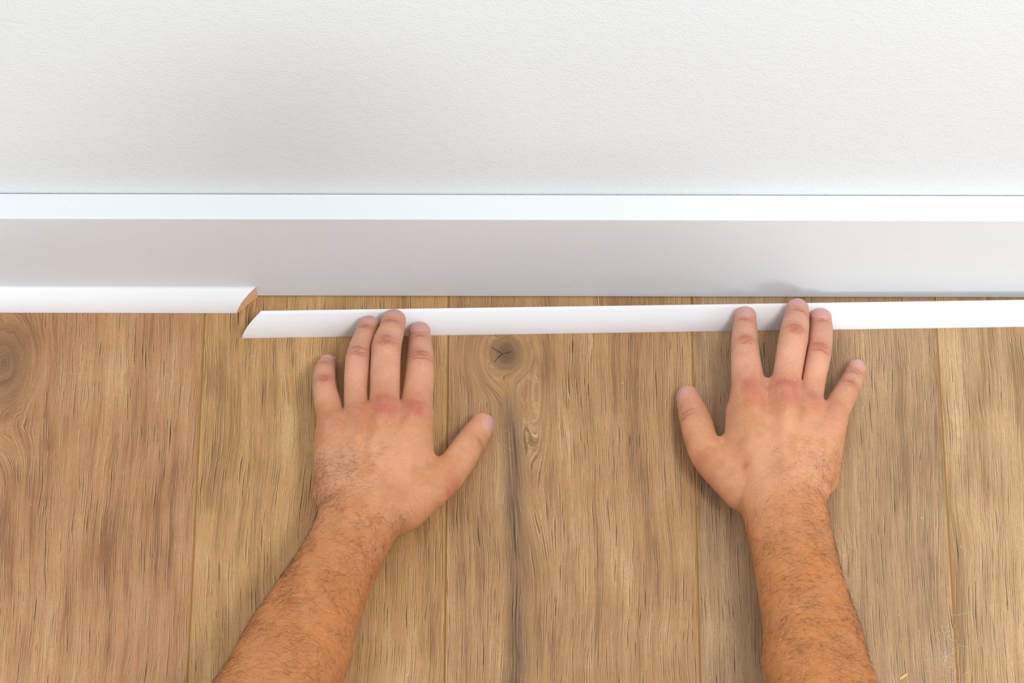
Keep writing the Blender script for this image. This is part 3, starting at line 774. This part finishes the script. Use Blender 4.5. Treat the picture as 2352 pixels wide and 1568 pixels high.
# ------------------------------------------------------------------ hair on the arms
def hairs(seed):
    r = np.random.RandomState(seed); Vt = []; Ft = []; base = 0
    for H, cnt in ((HL, 6200), (HR, 4800)):
        V, N = H.V, H.N; sd = H.side                       # ulnar side: -1 left hand, +1 right hand
        wy = H.arm[0][0][1]; a0, a1 = H.arm[0][0], H.arm[-4][0]
        ax = unit(a0 - a1)                                   # towards the hand
        ac = a0[0] + (V[:, 1] - a0[1]) * (a1[0] - a0[0]) / (a1[1] - a0[1])
        lat = (V[:, 0] - ac) * sd                            # + on the ulnar side
        wgt = ss(-V[:, 1], -(wy + 18), -(wy - 14)) * ss(N[:, 2], -0.25, 0.25)
        hb = ss(-V[:, 1], -(wy + 66), -(wy + 34)) * (1 - ss(-V[:, 1], -(wy + 18), -(wy - 14))) * ss(lat, -18, 22) * ss(N[:, 2], 0.0, 0.4)
        wgt = wgt * (0.55 + 0.9 * (vnoise(V, 0.07) > 0.45)) + hb * (2.2 if sd < 0 else 1.0)
        # a few fine hairs on the first finger bones
        id_ = r.choice(len(V), cnt, p=wgt / wgt.sum())
        P = V[id_] + r.normal(0, 0.3, (cnt, 3)); n = N[id_]; la = lat[id_]
        onhand = V[id_, 1] > wy + 14
        d = ax * 0.25 + np.array([sd, 0, 0]) * 0.9
        d = np.tile(d, (cnt, 1)) + r.normal(0, 0.55, (cnt, 3))
        d[:, 1] -= 0.45 * (~onhand)
        d -= n * (d * n).sum(1, keepdims=True); d /= np.linalg.norm(d, axis=1, keepdims=True)
        b = np.cross(n, d)
        L = r.uniform(6, 17, cnt) * np.where(onhand, 0.8, 1.0); cur = r.normal(0, 1.3, cnt); lift = r.uniform(0.08, 0.32, cnt)
        m = 8; pts = [P - n * 0.3]; ang = np.zeros(cnt)
        for i in range(1, m):
            ang = ang + cur / (m - 1) * 1.6
            stp = L / (m - 1)
            dv = d * np.cos(ang)[:, None] + b * np.sin(ang)[:, None]
            up = lift * (1 - 1.5 * i / (m - 1))
            pts.append(pts[-1] + dv * stp[:, None] + n * (up * stp)[:, None])
        pts = np.stack(pts, 1)                               # cnt, m, 3
        rad = np.linspace(1, 0.25, m) * 0.05
        e1 = n[:, None, :]; e2 = b[:, None, :]
        ring = [pts + rad[None, :, None] * (math.cos(q) * e1 + math.sin(q) * e2) for q in (0, 2.094, 4.189)]
        vv = np.stack(ring, 2)                               # cnt, m, 3, 3
        Vt.append(vv.reshape(-1, 3))
        k = (np.arange(cnt)[:, None, None] * m + np.arange(m - 1)[None, :, None]) * 3
        j = np.arange(3)[None, None, :]; j2 = (j + 1) % 3
        f = np.stack([k + j, k + j2, k + 3 + j2, k + 3 + j], -1).reshape(-1, 4) + base
        Ft.append(f); base += cnt * m * 3
    return np.concatenate(Vt), np.concatenate(Ft)
hv, hf = hairs(5)
HAIR = NT('arm_hair'); HAIR.out(lin('633c26'), 0.5); 
o = big_mesh('arm_hair', hv, hf, HAIR.m, person); tag(o, kind='stuff')

# ------------------------------------------------------------------ small things on the floor
def tube(paths, rad, sides=4):
    V, Fq = [], []
    for path in paths:
        P = np.array(path, float); m = len(P); b0 = len(V)
        for i in range(m):
            t = unit(P[min(i + 1, m - 1)] - P[max(i - 1, 0)] + 1e-6); a = unit(np.cross(t, (0.1, 0.2, 1))); b = np.cross(t, a)
            for k in range(sides):
                q = 2 * math.pi * k / sides; V.append(P[i] + rad * (a * math.cos(q) + b * math.sin(q)))
        for i in range(m - 1):
            for k in range(sides):
                Fq.append((b0 + i * sides + k, b0 + i * sides + (k + 1) % sides, b0 + (i + 1) * sides + (k + 1) % sides, b0 + (i + 1) * sides + k))
    return V, Fq
rr_ = random.Random(3)
def fibre(px, py, length, a0, curl, n=14, z=0.25):
    x, y, _ = W(px, py); p = []; a = a0
    for i in range(n):
        p.append((x, y, z + 0.8 * math.sin(i / (n - 1) * math.pi) * rr_.random()))
        x += math.cos(a) * length / n; y += math.sin(a) * length / n; a += curl / n + rr_.uniform(-0.3, 0.3)
    return p
paths = []
for i in range(34):
    cl = rr_.choice([(2175, 1455, 16, 12), (2170, 1540, 26, 18), (2180, 1490, 10, 30)])
    paths.append(fibre(cl[0] + rr_.gauss(0, cl[2]), cl[1] + rr_.gauss(0, cl[3]), rr_.uniform(4, 15), rr_.uniform(0, 6.28), rr_.uniform(-4, 4)))
for i in range(7): paths.append(fibre(2165 + i, 1530, 19 + i, 1.30 + 0.04 * i, 0.3))
paths.append(fibre(2182, 1410, 18, -0.3, 0.9)); paths.append(fibre(2118, 1488, 26, -0.9, 0.3))
v, f = tube(paths, 0.045, 3)
LINT = NT('lint'); LINT.out(lin('f2ece4'), 0.8)
tag(mesh_obj('lint_tuft', v, f, LINT.m, smooth=True), 'wispy tuft of pale lint lying across the seam between two planks', 'lint')
v, f = tube([fibre(1166, 986, 26, 3.7, 3.6, 22)], 0.06, 3)
tag(mesh_obj('loose_hair', v, f, LINT.m, smooth=True), 'fine pale loop of loose hair on the knotted plank', 'hair')
# wood chip
a, b = W(2066, 1560), W(2085, 1546); t = unit(b - a); s = np.array([-t[1], t[0], 0])
V = []
for q, wd_, hh in ((0, 0.5, 0.3), (0.35, 1.0, 0.9), (0.75, 0.9, 0.8), (1, 0.35, 0.4)):
    p = a + (b - a) * q
    V += [p - s * wd_, p + s * wd_, p + s * wd_ * 0.7 + (0, 0, hh), p - s * wd_ * 0.7 + (0, 0, hh)]
Fc = [(0, 1, 2, 3), (12, 15, 14, 13)] + [(i * 4 + k, i * 4 + 4 + k, i * 4 + 4 + (k + 1) % 4, i * 4 + (k + 1) % 4) for i in range(3) for k in range(4)]
tag(mesh_obj('wood_chip', V, Fc, plain('raw_wood_chip', 'e0b57c', 0.8)), 'tiny splinter of raw wood on the floor near the lint tuft', 'wood chip')
# sawdust
sp = []
rq = np.random.RandomState(11)
for H in (HL, HR):
    m = (H.N[:, 2] > 0.55) & (H.V[:, 1] < -95)
    for i in rq.choice(np.nonzero(m)[0], 75): sp.append((H.V[i] + H.N[i] * 0.12, rq.uniform(0.12, 0.34)))
for i in range(40): sp.append((W(rq.uniform(0, 2352), rq.uniform(800, 1568), 0.1), rq.uniform(0.15, 0.4)))
V, Fc = [], []
for p, r in sp:
    b0 = len(V); d = rq.normal(0, 1, 3); d[2] *= 0.2; d = unit(d); e = unit(np.cross(d, (0, 0.1, 1)))
    up = np.array([0, 0, 1.0])
    V += [p + d * r * 2.0, p + e * r, p - d * r * 1.6, p - e * r * 0.8, p + up * r * 0.8, p - up * r * 0.5]
    for k in range(4): Fc += [(b0 + k, b0 + (k + 1) % 4, b0 + 4), (b0 + (k + 1) % 4, b0 + k, b0 + 5)]
tag(mesh_obj('sawdust', V, Fc, plain('sawdust_pale', 'f3e6cf', 0.9)), 'scattered pale specks of sawdust on skin and planks', 'sawdust', kind='stuff')
